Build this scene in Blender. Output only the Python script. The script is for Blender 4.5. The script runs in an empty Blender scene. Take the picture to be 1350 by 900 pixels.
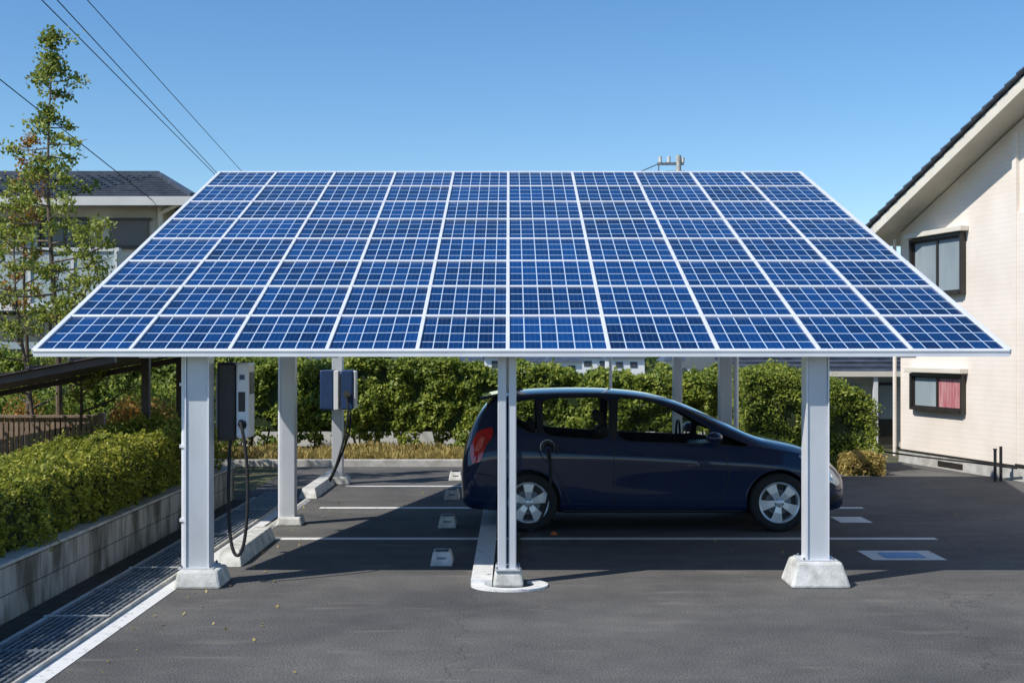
import bpy, bmesh, math, random
import numpy as np
from mathutils import Vector, Matrix, noise
from mathutils.bvhtree import BVHTree
random.seed(7); rng=np.random.default_rng(7)
scn=bpy.context.scene
COL=scn.collection

# ------------------------------------------------------------ materials
def newmat(name):
    m=bpy.data.materials.new(name); m.use_nodes=True
    nt=m.node_tree; return m,nt,nt.nodes,nt.links,nt.nodes['Principled BSDF']
def pm(name,c1,c2=None,scale=5.0,rough=0.6,metal=0.0,bump=0.0,bscale=None,coat=0.0,detail=4,stretch=(1,1,1)):
    m,nt,N,L,b=newmat(name)
    if c2 is None: c2=tuple(x*0.8 for x in c1)
    tc=N.new('ShaderNodeTexCoord'); mp=N.new('ShaderNodeMapping'); mp.inputs['Scale'].default_value=stretch
    L.new(tc.outputs['Object'],mp.inputs[0])
    n=N.new('ShaderNodeTexNoise'); n.inputs['Scale'].default_value=scale; n.inputs['Detail'].default_value=detail
    L.new(mp.outputs[0],n.inputs['Vector'])
    r=N.new('ShaderNodeValToRGB'); r.color_ramp.elements[0].position=0.35; r.color_ramp.elements[1].position=0.65
    r.color_ramp.elements[0].color=(*c2,1); r.color_ramp.elements[1].color=(*c1,1)
    L.new(n.outputs['Fac'],r.inputs[0]); L.new(r.outputs[0],b.inputs['Base Color'])
    b.inputs['Roughness'].default_value=rough; b.inputs['Metallic'].default_value=metal
    b.inputs['Coat Weight'].default_value=coat; b.inputs['Coat Roughness'].default_value=0.03
    if bump:
        n2=N.new('ShaderNodeTexNoise'); n2.inputs['Scale'].default_value=bscale or scale*8; n2.inputs['Detail'].default_value=3
        L.new(mp.outputs[0],n2.inputs['Vector'])
        bp=N.new('ShaderNodeBump'); bp.inputs['Strength'].default_value=bump; bp.inputs['Distance'].default_value=0.01
        L.new(n2.outputs['Fac'],bp.inputs['Height']); L.new(bp.outputs[0],b.inputs['Normal'])
    return m
def leafmat(name,dark,mid,light,nscale=1.2):
    m,nt,N,L,b=newmat(name)
    g=N.new('ShaderNodeNewGeometry')
    n=N.new('ShaderNodeTexNoise'); n.inputs['Scale'].default_value=nscale; n.inputs['Detail'].default_value=2
    L.new(g.outputs['Position'],n.inputs['Vector'])
    mx=N.new('ShaderNodeMath'); mx.operation='MULTIPLY_ADD'; mx.inputs[1].default_value=0.6; 
    L.new(g.outputs['Random Per Island'],mx.inputs[0])
    sb=N.new('ShaderNodeMath'); sb.operation='MULTIPLY'; sb.inputs[1].default_value=0.5
    L.new(n.outputs['Fac'],sb.inputs[0]); L.new(sb.outputs[0],mx.inputs[2])
    r=N.new('ShaderNodeValToRGB'); e=r.color_ramp.elements
    e[0].position=0.2; e[0].color=(*dark,1); e[1].position=0.85; e[1].color=(*light,1)
    k=e.new(0.5); k.color=(*mid,1)
    L.new(mx.outputs[0],r.inputs[0]); L.new(r.outputs[0],b.inputs['Base Color'])
    b.inputs['Roughness'].default_value=0.5; b.inputs['Specular IOR Level'].default_value=0.3
    tr=N.new('ShaderNodeBsdfTranslucent'); L.new(r.outputs[0],tr.inputs[0])
    ms=N.new('ShaderNodeMixShader'); ms.inputs[0].default_value=0.4
    L.new(b.outputs[0],ms.inputs[1]); L.new(tr.outputs[0],ms.inputs[2])
    L.new(ms.outputs[0],N['Material Output'].inputs['Surface'])
    return m

def asphalt():
    m,nt,N,L,b=newmat('asphalt')
    tc=N.new('ShaderNodeTexCoord')
    def noi(s,d=5,st=(1,1,1)):
        mp=N.new('ShaderNodeMapping'); mp.inputs['Scale'].default_value=st; L.new(tc.outputs['Object'],mp.inputs[0])
        n=N.new('ShaderNodeTexNoise'); n.inputs['Scale'].default_value=s; n.inputs['Detail'].default_value=d; L.new(mp.outputs[0],n.inputs['Vector']); return n
    fine=noi(90,4); big=noi(0.55,5,(1,1.6,1)); mid=noi(3.5,5)
    r1=N.new('ShaderNodeValToRGB'); r1.color_ramp.elements[0].position=.32; r1.color_ramp.elements[1].position=.70
    r1.color_ramp.elements[0].color=(.034,.034,.037,1); r1.color_ramp.elements[1].color=(.185,.180,.173,1)
    L.new(fine.outputs['Fac'],r1.inputs[0])
    r2=N.new('ShaderNodeValToRGB'); r2.color_ramp.elements[0].position=.3; r2.color_ramp.elements[1].position=.7
    r2.color_ramp.elements[0].color=(.74,.74,.76,1); r2.color_ramp.elements[1].color=(1.24,1.22,1.16,1)
    L.new(big.outputs['Fac'],r2.inputs[0])
    r3=N.new('ShaderNodeValToRGB'); r3.color_ramp.elements[0].position=.35; r3.color_ramp.elements[1].position=.75
    r3.color_ramp.elements[0].color=(.90,.90,.90,1); r3.color_ramp.elements[1].color=(1.18,1.17,1.14,1)
    L.new(mid.outputs['Fac'],r3.inputs[0])
    def mul(a,c):
        x=N.new('ShaderNodeMix'); x.data_type='RGBA'; x.blend_type='MULTIPLY'; x.inputs[0].default_value=1
        L.new(a,x.inputs[6]); L.new(c,x.inputs[7]); return x.outputs[2]
    c=mul(mul(r1.outputs[0],r2.outputs[0]),r3.outputs[0])
    wv=noi(1.3,7,(1,5,1)); rw=N.new('ShaderNodeValToRGB'); rw.color_ramp.elements[0].position=.60; rw.color_ramp.elements[1].position=.72
    rw.color_ramp.elements[0].color=(0,0,0,1); rw.color_ramp.elements[1].color=(.5,.5,.5,1); L.new(wv.outputs['Fac'],rw.inputs[0])
    mm=N.new('ShaderNodeMix'); mm.data_type='RGBA'; L.new(rw.outputs[0],mm.inputs[0]); L.new(c,mm.inputs[6]); mm.inputs[7].default_value=(.20,.18,.155,1)
    vo=N.new('ShaderNodeTexVoronoi'); vo.feature='DISTANCE_TO_EDGE'; vo.inputs['Scale'].default_value=.25
    ad=N.new('ShaderNodeVectorMath'); ad.operation='MULTIPLY_ADD'; ad.inputs[1].default_value=(.5,.5,.5); L.new(mid.outputs['Color'],ad.inputs[0]); L.new(tc.outputs['Object'],ad.inputs[2])
    L.new(ad.outputs[0],vo.inputs['Vector'])
    lt=N.new('ShaderNodeMath'); lt.operation='LESS_THAN'; lt.inputs[1].default_value=.0016; L.new(vo.outputs['Distance'],lt.inputs[0])
    cr=N.new('ShaderNodeMath'); cr.operation='MULTIPLY'; cr.inputs[1].default_value=.4; L.new(lt.outputs[0],cr.inputs[0])
    m2=N.new('ShaderNodeMix'); m2.data_type='RGBA'; L.new(cr.outputs[0],m2.inputs[0]); L.new(mm.outputs[2],m2.inputs[6]); m2.inputs[7].default_value=(.02,.02,.02,1)
    L.new(m2.outputs[2],b.inputs['Base Color']); b.inputs['Roughness'].default_value=.85
    b.inputs['Specular IOR Level'].default_value=.3
    bp=N.new('ShaderNodeBump'); bp.inputs['Strength'].default_value=.5; bp.inputs['Distance'].default_value=.006
    L.new(fine.outputs['Fac'],bp.inputs['Height']); L.new(bp.outputs[0],b.inputs['Normal'])
    return m

def paintmark(name,col,wear=.62):
    m,nt,N,L,b=newmat(name)
    tc=N.new('ShaderNodeTexCoord'); n=N.new('ShaderNodeTexNoise'); n.inputs['Scale'].default_value=14; n.inputs['Detail'].default_value=8; n.inputs['Roughness'].default_value=.7
    L.new(tc.outputs['Object'],n.inputs['Vector'])
    r=N.new('ShaderNodeValToRGB'); e=r.color_ramp.elements
    e[0].position=.3; e[0].color=(*[c*.97 for c in col],1); e[1].position=wear+.08; e[1].color=(.12,.12,.12,1)
    k=e.new(wear-.04); k.color=(*[c*.85 for c in col],1)
    L.new(n.outputs['Fac'],r.inputs[0]); L.new(r.outputs[0],b.inputs['Base Color']); b.inputs['Roughness'].default_value=.6
    return m

def solar_mat():
    m,nt,N,L,b=newmat('solar_cells')
    uv=N.new('ShaderNodeUVMap'); sp=N.new('ShaderNodeSeparateXYZ'); L.new(uv.outputs[0],sp.inputs[0])
    def M(op,a,bb=None,cc=None):
        x=N.new('ShaderNodeMath'); x.operation=op
        for i,v in enumerate((a,bb,cc)):
            if v is None: continue
            if isinstance(v,(int,float)): x.inputs[i].default_value=v
            else: L.new(v,x.inputs[i])
        return x.outputs[0]
    def line(c,n,t):
        f=M('FRACT',M('MULTIPLY',c,n)); return M('GREATER_THAN',M('ABSOLUTE',M('SUBTRACT',f,.5)),.5-t)
    u,v=sp.outputs[0],sp.outputs[1]
    grid=M('MAXIMUM',line(u,6,.034),line(v,4,.030))
    bus=M('MAXIMUM',line(u,18,.03),0.0)
    cu=N.new('ShaderNodeCombineXYZ'); L.new(M('FLOOR',M('MULTIPLY',u,6)),cu.inputs[0]); L.new(M('FLOOR',M('MULTIPLY',v,4)),cu.inputs[1])
    g=N.new('ShaderNodeNewGeometry'); L.new(M('MULTIPLY',g.outputs['Random Per Island'],50),cu.inputs[2])
    wn=N.new('ShaderNodeTexWhiteNoise'); L.new(cu.outputs[0],wn.inputs['Vector'])
    tc=N.new('ShaderNodeTexCoord'); n=N.new('ShaderNodeTexNoise'); n.inputs['Scale'].default_value=9; n.inputs['Detail'].default_value=4; L.new(tc.outputs['Object'],n.inputs['Vector'])
    s=M('ADD',M('MULTIPLY',wn.outputs['Value'],.45),M('ADD',M('MULTIPLY',n.outputs['Fac'],.45),M('MULTIPLY',g.outputs['Random Per Island'],.40)))
    r=N.new('ShaderNodeValToRGB'); e=r.color_ramp.elements
    e[0].position=.15; e[0].color=(.001,.009,.045,1); e[1].position=1.05 if False else 1.0; e[1].color=(.003,.048,.19,1)
    L.new(s,r.inputs[0])
    m1=N.new('ShaderNodeMix'); m1.data_type='RGBA'; L.new(M('MULTIPLY',bus,.16),m1.inputs[0]); L.new(r.outputs[0],m1.inputs[6]); m1.inputs[7].default_value=(.26,.38,.55,1)
    m2=N.new('ShaderNodeMix'); m2.data_type='RGBA'; L.new(M('MULTIPLY',grid,.9),m2.inputs[0]); L.new(m1.outputs[2],m2.inputs[6]); m2.inputs[7].default_value=(.55,.67,.80,1)
    L.new(m2.outputs[2],b.inputs['Base Color'])
    b.inputs['Roughness'].default_value=.14; b.inputs['IOR'].default_value=1.27
    n3=N.new('ShaderNodeTexNoise'); n3.inputs['Scale'].default_value=2.2; L.new(tc.outputs['Object'],n3.inputs['Vector'])
    bp=N.new('ShaderNodeBump'); bp.inputs['Strength'].default_value=.1; bp.inputs['Distance'].default_value=.05; L.new(n3.outputs['Fac'],bp.inputs['Height']); L.new(bp.outputs[0],b.inputs['Normal'])
    return m
def siding(name,c,rowh=.09,vert=False,depth=.3,dark=.8):
    m,nt,N,L,b=newmat(name)
    tc=N.new('ShaderNodeTexCoord'); sp=N.new('ShaderNodeSeparateXYZ'); L.new(tc.outputs['Object'],sp.inputs[0])
    mu=N.new('ShaderNodeMath'); mu.operation='MULTIPLY'; mu.inputs[1].default_value=1/rowh; L.new(sp.outputs[0 if vert else 2],mu.inputs[0])
    fr=N.new('ShaderNodeMath'); fr.operation='FRACT'; L.new(mu.outputs[0],fr.inputs[0])
    r=N.new('ShaderNodeValToRGB'); e=r.color_ramp.elements
    e[0].position=0; e[0].color=(*[x*dark for x in c],1); e[1].position=.14; e[1].color=(*c,1)
    L.new(fr.outputs[0],r.inputs[0])
    n=N.new('ShaderNodeTexNoise'); n.inputs['Scale'].default_value=1.5; n.inputs['Detail'].default_value=6; L.new(tc.outputs['Object'],n.inputs['Vector'])
    r2=N.new('ShaderNodeValToRGB'); r2.color_ramp.elements[0].position=.3; r2.color_ramp.elements[0].color=(.9,.89,.87,1); r2.color_ramp.elements[1].position=.6; r2.color_ramp.elements[1].color=(1,1,1,1); L.new(n.outputs['Fac'],r2.inputs[0])
    x=N.new('ShaderNodeMix'); x.data_type='RGBA'; x.blend_type='MULTIPLY'; x.inputs[0].default_value=1; L.new(r.outputs[0],x.inputs[6]); L.new(r2.outputs[0],x.inputs[7])
    L.new(x.outputs[2],b.inputs['Base Color']); b.inputs['Roughness'].default_value=.75
    bp=N.new('ShaderNodeBump'); bp.inputs['Strength'].default_value=depth; bp.inputs['Distance'].default_value=.01; L.new(r.outputs[0],bp.inputs['Height']); L.new(bp.outputs[0],b.inputs['Normal'])
    return m
def blockwall(name):
    m,nt,N,L,b=newmat(name)
    tc=N.new('ShaderNodeTexCoord'); sp=N.new('ShaderNodeSeparateXYZ'); L.new(tc.outputs['Object'],sp.inputs[0])
    cb=N.new('ShaderNodeCombineXYZ'); L.new(sp.outputs[1],cb.inputs[0]); L.new(sp.outputs[2],cb.inputs[1])
    br=N.new('ShaderNodeTexBrick'); br.inputs['Scale'].default_value=1; br.inputs['Brick Width'].default_value=.4; br.inputs['Row Height'].default_value=.195
    br.inputs['Mortar Size'].default_value=.006; br.inputs['Color1'].default_value=(.46,.44,.40,1); br.inputs['Color2'].default_value=(.37,.36,.32,1); br.inputs['Mortar'].default_value=(.16,.155,.14,1)
    L.new(cb.outputs[0],br.inputs['Vector'])
    n=N.new('ShaderNodeTexNoise'); n.inputs['Scale'].default_value=4; n.inputs['Detail'].default_value=8; 
    mp=N.new('ShaderNodeMapping'); mp.inputs['Scale'].default_value=(1,1,.35); L.new(tc.outputs['Object'],mp.inputs[0]); L.new(mp.outputs[0],n.inputs['Vector'])
    r2=N.new('ShaderNodeValToRGB'); r2.color_ramp.elements[0].position=.38; r2.color_ramp.elements[0].color=(.26,.25,.21,1); r2.color_ramp.elements[1].position=.6; r2.color_ramp.elements[1].color=(1,1,1,1); L.new(n.outputs['Fac'],r2.inputs[0])
    x=N.new('ShaderNodeMix'); x.data_type='RGBA'; x.blend_type='MULTIPLY'; x.inputs[0].default_value=1; L.new(br.outputs[0],x.inputs[6]); L.new(r2.outputs[0],x.inputs[7])
    L.new(x.outputs[2],b.inputs['Base Color']); b.inputs['Roughness'].default_value=.9
    return m
def glassmat(name,tint=(.55,.62,.62)):
    m,nt,N,L,b=newmat(name)
    t=N.new('ShaderNodeBsdfTransparent'); t.inputs[0].default_value=(*tint,1)
    g=N.new('ShaderNodeBsdfGlossy'); g.inputs['Roughness'].default_value=.02
    f=N.new('ShaderNodeFresnel'); f.inputs[0].default_value=1.45
    ms=N.new('ShaderNodeMixShader'); L.new(f.outputs[0],ms.inputs[0]); L.new(t.outputs[0],ms.inputs[1]); L.new(g.outputs[0],ms.inputs[2])
    L.new(ms.outputs[0],N['Material Output'].inputs['Surface']); return m

MAT={}
MAT['asphalt']=asphalt()
MAT['soil']=pm('soil_grass',(.11,.12,.05),(.07,.06,.035),2.0,.95,bump=.5)
MAT['white_line']=paintmark('white_line_paint',(.80,.80,.78))
MAT['blue_line']=paintmark('blue_line_paint',(.10,.38,.72),.66)
MAT['galv']=pm('galvanised_steel',(.64,.66,.69),(.53,.55,.58),3,.42,.25,stretch=(1,1,.4))
MAT['alu']=pm('aluminium_frame',(.80,.82,.85),(.72,.74,.78),4,.4,.15)
MAT['conc']=pm('concrete',(.52,.51,.48),(.36,.35,.32),6,.9,bump=.5)
MAT['concw']=pm('pale_concrete',(.66,.66,.63),(.42,.42,.39),9,.85,bump=.5)
MAT['solar']=solar_mat()
MAT['backsheet']=pm('white_backsheet',(.5,.5,.5),(.45,.45,.45),3,.6)
MAT['block']=blockwall('concrete_block')
MAT['black']=pm('black_plastic',(.018,.018,.02),(.012,.012,.014),12,.42)
MAT['rubber']=pm('rubber',(.016,.016,.016),(.024,.024,.024),30,.8,bump=.3)
MAT['whitep']=pm('white_plastic',(.78,.79,.8),(.72,.73,.75),5,.35)
MAT['navyp']=pm('navy_plastic',(.02,.05,.14),(.015,.04,.11),6,.35)
MAT['grate']=pm('steel_grating',(.26,.29,.32),(.14,.16,.18),12,.5,.4)
MAT['dirt']=pm('dark_dirt',(.05,.045,.035),(.03,.027,.02),8,.95,bump=.6)
MAT['fence']=pm('brown_fence',(.30,.22,.165),(.20,.15,.115),4,.65,stretch=(4,4,.6))
MAT['shelter']=pm('dark_bronze',(.075,.055,.060),(.045,.038,.041),3,.55,.0)
MAT['bark']=pm('bark',(.20,.15,.11),(.09,.07,.05),12,.95,bump=.8,stretch=(1,1,.3))
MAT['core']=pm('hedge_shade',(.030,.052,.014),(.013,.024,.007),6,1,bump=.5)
MAT['leaf_hedge']=leafmat('leaf_hedge',(.07,.10,.012),(.23,.26,.03),(.52,.49,.07),2.2)
MAT['leaf_back']=leafmat('leaf_back_hedge',(.05,.095,.016),(.17,.24,.034),(.40,.43,.07),1.1)
MAT['leaf_tree']=leafmat('leaf_tree',(.09,.13,.02),(.22,.28,.045),(.42,.43,.08),1.5)
MAT['leaf_orange']=leafmat('leaf_autumn',(.14,.13,.025),(.32,.20,.035),(.48,.19,.045),1.5)
MAT['leaf_dark']=leafmat('leaf_dark',(.04,.07,.02),(.09,.14,.035),(.20,.23,.06),.8)
MAT['grass_dry']=leafmat('dry_grass',(.20,.17,.05),(.42,.33,.11),(.60,.47,.18),1.5)
MAT['cream']=siding('cream_siding',(.82,.74,.66),.075,dark=.84)
MAT['beige']=siding('beige_wall',(.56,.52,.44),.25,dark=.9)
MAT['corr']=siding('corrugated_sheet',(.36,.43,.45),.09,vert=True,depth=.8,dark=.6)
MAT['trim']=pm('cream_trim',(.72,.67,.58),(.66,.61,.52),3,.6)
MAT['tile']=pm('roof_tile',(.075,.090,.12),(.04,.05,.07),5,.45,bump=.3)
MAT['frame']=pm('bronze_window_frame',(.05,.045,.04),(.04,.035,.03),5,.4,.4)
MAT['pane']=pm('window_glass',(.36,.42,.44),(.25,.30,.33),1.4,.06,stretch=(1,1,.3))
MAT['pane_dark']=pm('window_glass_dark',(.04,.05,.06),(.07,.08,.09),1.4,.05)
MAT['curtain_pink']=pm('pink_curtain',(.42,.09,.12),(.55,.30,.30),3,.3,stretch=(8,8,1))
MAT['shutter']=siding('grey_shutter',(.17,.16,.15),.06,depth=.8,dark=.5)
MAT['greyw']=siding('grey_wall',(.62,.62,.60),.3,dark=.85)
MAT['wire']=pm('wire_black',(.02,.02,.02),(.015,.015,.015),3,.6)
m,nt,N,L,b=newmat('car_paint_navy'); MAT['paint']=m
b.inputs['Base Color'].default_value=(.006,.018,.058,1); b.inputs['Metallic'].default_value=.0; b.inputs['Roughness'].default_value=.35; b.inputs['Specular IOR Level'].default_value=.2
b.inputs['Coat Weight'].default_value=1; b.inputs['Coat Roughness'].default_value=.004; b.inputs['Coat IOR'].default_value=1.5
_n=N.new('ShaderNodeTexNoise'); _n.inputs['Scale'].default_value=900; _r=N.new('ShaderNodeMapRange'); _r.inputs[3].default_value=.28; _r.inputs[4].default_value=.42
L.new(_n.outputs['Fac'],_r.inputs[0]); L.new(_r.outputs[0],b.inputs['Roughness'])
MAT['cglass']=glassmat('car_glass',(.92,.95,.93))
MAT['dglass']=pm('dark_glass',(.010,.012,.014),(.012,.014,.016),2,.03,coat=1)
MAT['rim']=pm('alloy_silver',(.80,.81,.83),(.74,.75,.77),5,.3,.45)
MAT['red']=pm('red_lens',(.62,.012,.010),(.42,.008,.008),18,.08,coat=1)
MAT['redl']=pm('red_reflector',(.80,.16,.12),(.65,.08,.06),40,.1,coat=1)
MAT['lens']=pm('clear_lens',(.66,.69,.73),(.38,.41,.44),25,.06,.3,coat=1)
MAT['chrome']=pm('chrome',(.75,.76,.78),(.7,.71,.73),5,.12,1.0)
MAT['seat']=pm('seat_fabric',(.05,.05,.055),(.035,.035,.04),20,.85)
MAT['orange']=pm('orange_plastic',(.65,.16,.03),(.6,.14,.03),5,.4)

# ------------------------------------------------------------ helpers
def empty(name,loc=(0,0,0),rotz=0):
    e=bpy.data.objects.new(name,None); e.location=loc; e.rotation_euler=(0,0,rotz); e.empty_display_size=.2; COL.objects.link(e); return e
def link(name,me,mat=None,parent=None,smooth=False):
    o=bpy.data.objects.new(name,me); COL.objects.link(o)
    if mat is not None:
        for k in (mat if isinstance(mat,list) else [mat]): me.materials.append(k)
    if parent: o.parent=parent
    if smooth:
        for p in me.polygons: p.use_smooth=True
        me.set_sharp_from_angle(angle=math.radians(38))
    return o
class MB:
    def __init__(s): s.v=[]; s.f=[]
    def raw(s,vs,fs):
        o=len(s.v); s.v+= [tuple(v) for v in vs]; s.f+=[tuple(i+o for i in f) for f in fs]; return s
    def box(s,x0,x1,y0,y1,z0,z1):
        return s.raw([(x0,y0,z0),(x1,y0,z0),(x1,y1,z0),(x0,y1,z0),(x0,y0,z1),(x1,y0,z1),(x1,y1,z1),(x0,y1,z1)],
            [(0,3,2,1),(4,5,6,7),(0,1,5,4),(1,2,6,5),(2,3,7,6),(3,0,4,7)])
    def frust(s,cx,cy,z0,z1,w0,d0,w1,d1):
        v=[]
        for z,w,d in((z0,w0,d0),(z1,w1,d1)):
            v+=[(cx-w/2,cy-d/2,z),(cx+w/2,cy-d/2,z),(cx+w/2,cy+d/2,z),(cx-w/2,cy+d/2,z)]
        return s.raw(v,[(0,3,2,1),(4,5,6,7),(0,1,5,4),(1,2,6,5),(2,3,7,6),(3,0,4,7)])
    def beam(s,p,q,w,h,up=(0,0,1)):
        p=Vector(p);q=Vector(q);d=(q-p).normalized();u=Vector(up);sd=d.cross(u).normalized();u=sd.cross(d).normalized()
        v=[]
        for c in(p,q):
            for a,b2 in((-1,-1),(1,-1),(1,1),(-1,1)): v.append(c+sd*a*w/2+u*b2*h/2)
        return s.raw(v,[(0,3,2,1),(4,5,6,7),(0,1,5,4),(1,2,6,5),(2,3,7,6),(3,0,4,7)])
    def cyl(s,p,q,r0,r1=None,n=12):
        r1=r0 if r1 is None else r1
        p=Vector(p);q=Vector(q);d=(q-p).normalized();u=Vector((0,0,1)) if abs(d.z)<.9 else Vector((1,0,0));a=d.cross(u).normalized();b2=a.cross(d)
        v=[];
        for c,r in((p,r0),(q,r1)):
            for i in range(n):
                t=2*math.pi*i/n; v.append(c+a*math.cos(t)*r+b2*math.sin(t)*r)
        f=[(i,(i+1)%n,n+(i+1)%n,n+i) for i in range(n)]+[tuple(range(n))[::-1],tuple(range(n,2*n))]
        return s.raw(v,f)
    def obj(s,name,mat,parent=None,bevel=0,smooth=False,seg=2):
        me=bpy.data.meshes.new(name); me.from_pydata(s.v,[],s.f)
        bm=bmesh.new(); bm.from_mesh(me); bmesh.ops.recalc_face_normals(bm,faces=bm.faces); bm.to_mesh(me); bm.free()
        o=link(name,me,mat,parent,smooth)
        if bevel:
            b=o.modifiers.new('bevel','BEVEL'); b.width=bevel; b.segments=seg; b.limit_method='ANGLE'
        return o
def lathe_y(prof,n=40):
    v=[];f=[];k=len(prof)
    for i in range(n):
        t=2*math.pi*i/n
        for r,y in prof: v.append((r*math.cos(t),y,r*math.sin(t)))
    for i in range(n):
        for j in range(k-1):
            a=i*k+j;b2=((i+1)%n)*k+j; f.append((a,a+1,b2+1,b2))
    return v,f
def tube(name,pts,r,mat,parent=None,cyclic=False,spline='POLY',res=3):
    cu=bpy.data.curves.new(name,'CURVE'); cu.dimensions='3D'; cu.bevel_depth=r; cu.bevel_resolution=res
    if spline=='POLY':
        sp=cu.splines.new('POLY'); sp.points.add(len(pts)-1)
        for i,p in enumerate(pts): sp.points[i].co=(*p,1)
    else:
        sp=cu.splines.new('NURBS'); sp.points.add(len(pts)-1); sp.order_u=4; sp.use_endpoint_u=True
        for i,p in enumerate(pts): sp.points[i].co=(*p,1)
        sp.resolution_u=8
    sp.use_cyclic_u=cyclic
    o=bpy.data.objects.new(name,cu); COL.objects.link(o); cu.materials.append(mat); o.parent=parent; return o
def leaves(name,P,size,mat,parent=None,aspect=.55,upright=False,nbias=None):
    P=np.asarray(P,float); n=len(P)
    a=rng.normal(size=(n,3)); 
    if upright: a=a*.35+np.array([0,0,1.])
    a/=np.linalg.norm(a,axis=1)[:,None]
    c=rng.normal(size=(n,3))
    if nbias is not None:
        nn=rng.normal(size=(n,3))*.7+np.array(nbias); c=np.cross(nn,a)
    b2=c-(c*a).sum(1)[:,None]*a; b2/=np.linalg.norm(b2,axis=1)[:,None]+1e-9
    s=size*rng.uniform(.6,1.3,size=(n,1))
    v=np.empty((n,4,3)); v[:,0]=P-a*s*.5; v[:,2]=P+a*s*.5; v[:,1]=P+b2*s*.5*aspect; v[:,3]=P-b2*s*.5*aspect
    me=bpy.data.meshes.new(name); me.vertices.add(n*4); me.vertices.foreach_set('co',v.reshape(-1))
    me.loops.add(n*4); me.loops.foreach_set('vertex_index',np.arange(n*4,dtype=np.int32))
    me.polygons.add(n); me.polygons.foreach_set('loop_start',np.arange(0,n*4,4,dtype=np.int32)); me.polygons.foreach_set('loop_total',np.full(n,4,dtype=np.int32))
    me.update(calc_edges=True); return link(name,me,mat,parent)

# ------------------------------------------------------------ ground
MB().raw([(-600,-60,-.02),(600,-60,-.02),(600,900,-.02),(-600,900,-.02)],[(0,1,2,3)]).obj('ground',MAT['soil'])
MB().raw([(-3.5,-8,0),(30,-8,0),(30,21.6,0),(-3.5,21.6,0)],[(0,1,2,3)]).obj('asphalt_parking_lot',MAT['asphalt'])
mk=empty('parking_lot_markings')
w=MB()
def strip(x0,x1,y0,y1,z=.004): w.raw([(x0,y0,z),(x1,y0,z),(x1,y1,z),(x0,y1,z)],[(0,1,2,3)])
strip(-2.79,-2.66,2,15.2)
strip(-2.5,4.25,12.84,12.99); strip(-2.3,4.2,15.35,15.5); strip(-2.3,4.2,17.8,17.93); 
strip(3.6,3.95,14.1,14.6)
strip(3.25,3.92,11.6,12.15)
w.obj('stall_lines',MAT['white_line'],mk)
w=MB(); strip(3.40,3.77,11.72,12.02,.008); w.obj('blue_charging_symbol',MAT['blue_line'],mk)
isl=empty('painted_island_kerb')
w=MB()
w.box(-.33,-.16,10.35,15.0,0,.05)
n=26; cx,cy=-.02,10.35
vi=[];
for i in range(n+1):
    t=math.pi+math.pi*1.25*i/n
    for rr in(.31,.20): 
        for z in(0,.017): vi.append((cx+rr*math.cos(t),cy+rr*.85*math.sin(t)*1.0,z))
fs=[]
for i in range(n):
    a=i*4;b3=a+4
    fs+=[(a,b3,b3+1,a+1),(a+1,b3+1,b3+3,a+3),(a+3,b3+3,b3+2,a+2)]
fs+=[(0,1,3,2),(n*4,n*4+2,n*4+3,n*4+1)]
w.raw(vi,fs); w.obj('kerb',MAT['white_line'],isl)

for i,(x,y) in enumerate([(-.62,11.45),(-.69,13.85),(-.76,16.4),(-.82,18.8)]):
    e=empty('wheel_stop',(x,y,0))
    MB().frust(0,0,.0,.12,.20,.34,.15,.2).obj('concrete_block',MAT['concw'],e,bevel=.012)
    MB().frust(0,-.02,.1205,.130,.12,.14,.10,.12).obj('reflector',MAT['black'],e,bevel=.003)
    MB().box(-.04,.04,-.137,-.13,.055,.075).obj('reflective_strip',MAT['grate'],e)

# ------------------------------------------------------------ carport
cp=empty('solar_carport')
F0=Vector((-3.78,10.2,1.885));F1=Vector((3.93,10.2,1.885));B0=Vector((-3.87,17.1,4.24));B1=Vector((3.82,17.1,4.24))
sb=[0,.098,.2,.300,.393,.486,.590,.702,.806,.901,1]; st=[0,.098,.199,.303,.403,.497,.607,.714,.81,.899,1]
nrm=(F1-F0).cross(B0-F0).normalized()
def R(s0,s1,t,h=0):
    s=s0+(s1-s0)*t; return (F0.lerp(F1,s)).lerp(B0.lerp(B1,s),t)+nrm*h
vs=[];fs=[];uvs=[]
rows=8
for i in range(10):
    for j in range(rows):
        t0,t1=j/rows+.0012,(j+1)/rows-.0012; o=len(vs)
        jit=[random.uniform(-.005,.005) for _ in range(4)]
        vs+=[R(sb[i],st[i],t0,.0+jit[0]),R(sb[i+1],st[i+1],t0,jit[1]),R(sb[i+1],st[i+1],t1,jit[2]),R(sb[i],st[i],t1,jit[3])]
        fs.append((o,o+1,o+2,o+3)); uvs+=[(0,0),(1,0),(1,1),(0,1)]
me=bpy.data.meshes.new('solar_panels'); me.from_pydata(vs,[],fs); uv=me.uv_layers.new(name='UVMap')
for k,c in enumerate(uvs): uv.data[k].uv=c
link('solar_panels',me,MAT['solar'],cp)
w=MB(); w.raw([R(0,0,0,-.03),R(1,1,0,-.03),R(1,1,1,-.03),R(0,0,1,-.03)],[(0,1,2,3)]); w.obj('backsheet',MAT['backsheet'],cp)
w=MB()
for i in range(11):
    wd=.032 if i not in(0,10) else .045
    w.beam(R(sb[i],st[i],0,-.008),R(sb[i],st[i],1,-.008),wd,.046,up=nrm)
for j in range(rows+1):
    wd=.042 if j not in(0,rows) else .05
    w.beam(R(0,0,j/rows,-.010),R(1,1,j/rows,-.010),wd,.045,up=nrm)
w.obj('panel_frames',MAT['alu'],cp,bevel=.003,seg=1)
w=MB()
for i in (1,3,5,7,9): w.beam(R(sb[i],st[i],.07,-.09),R(sb[i],st[i],.99,-.09),.06,.10,up=nrm)
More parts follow.
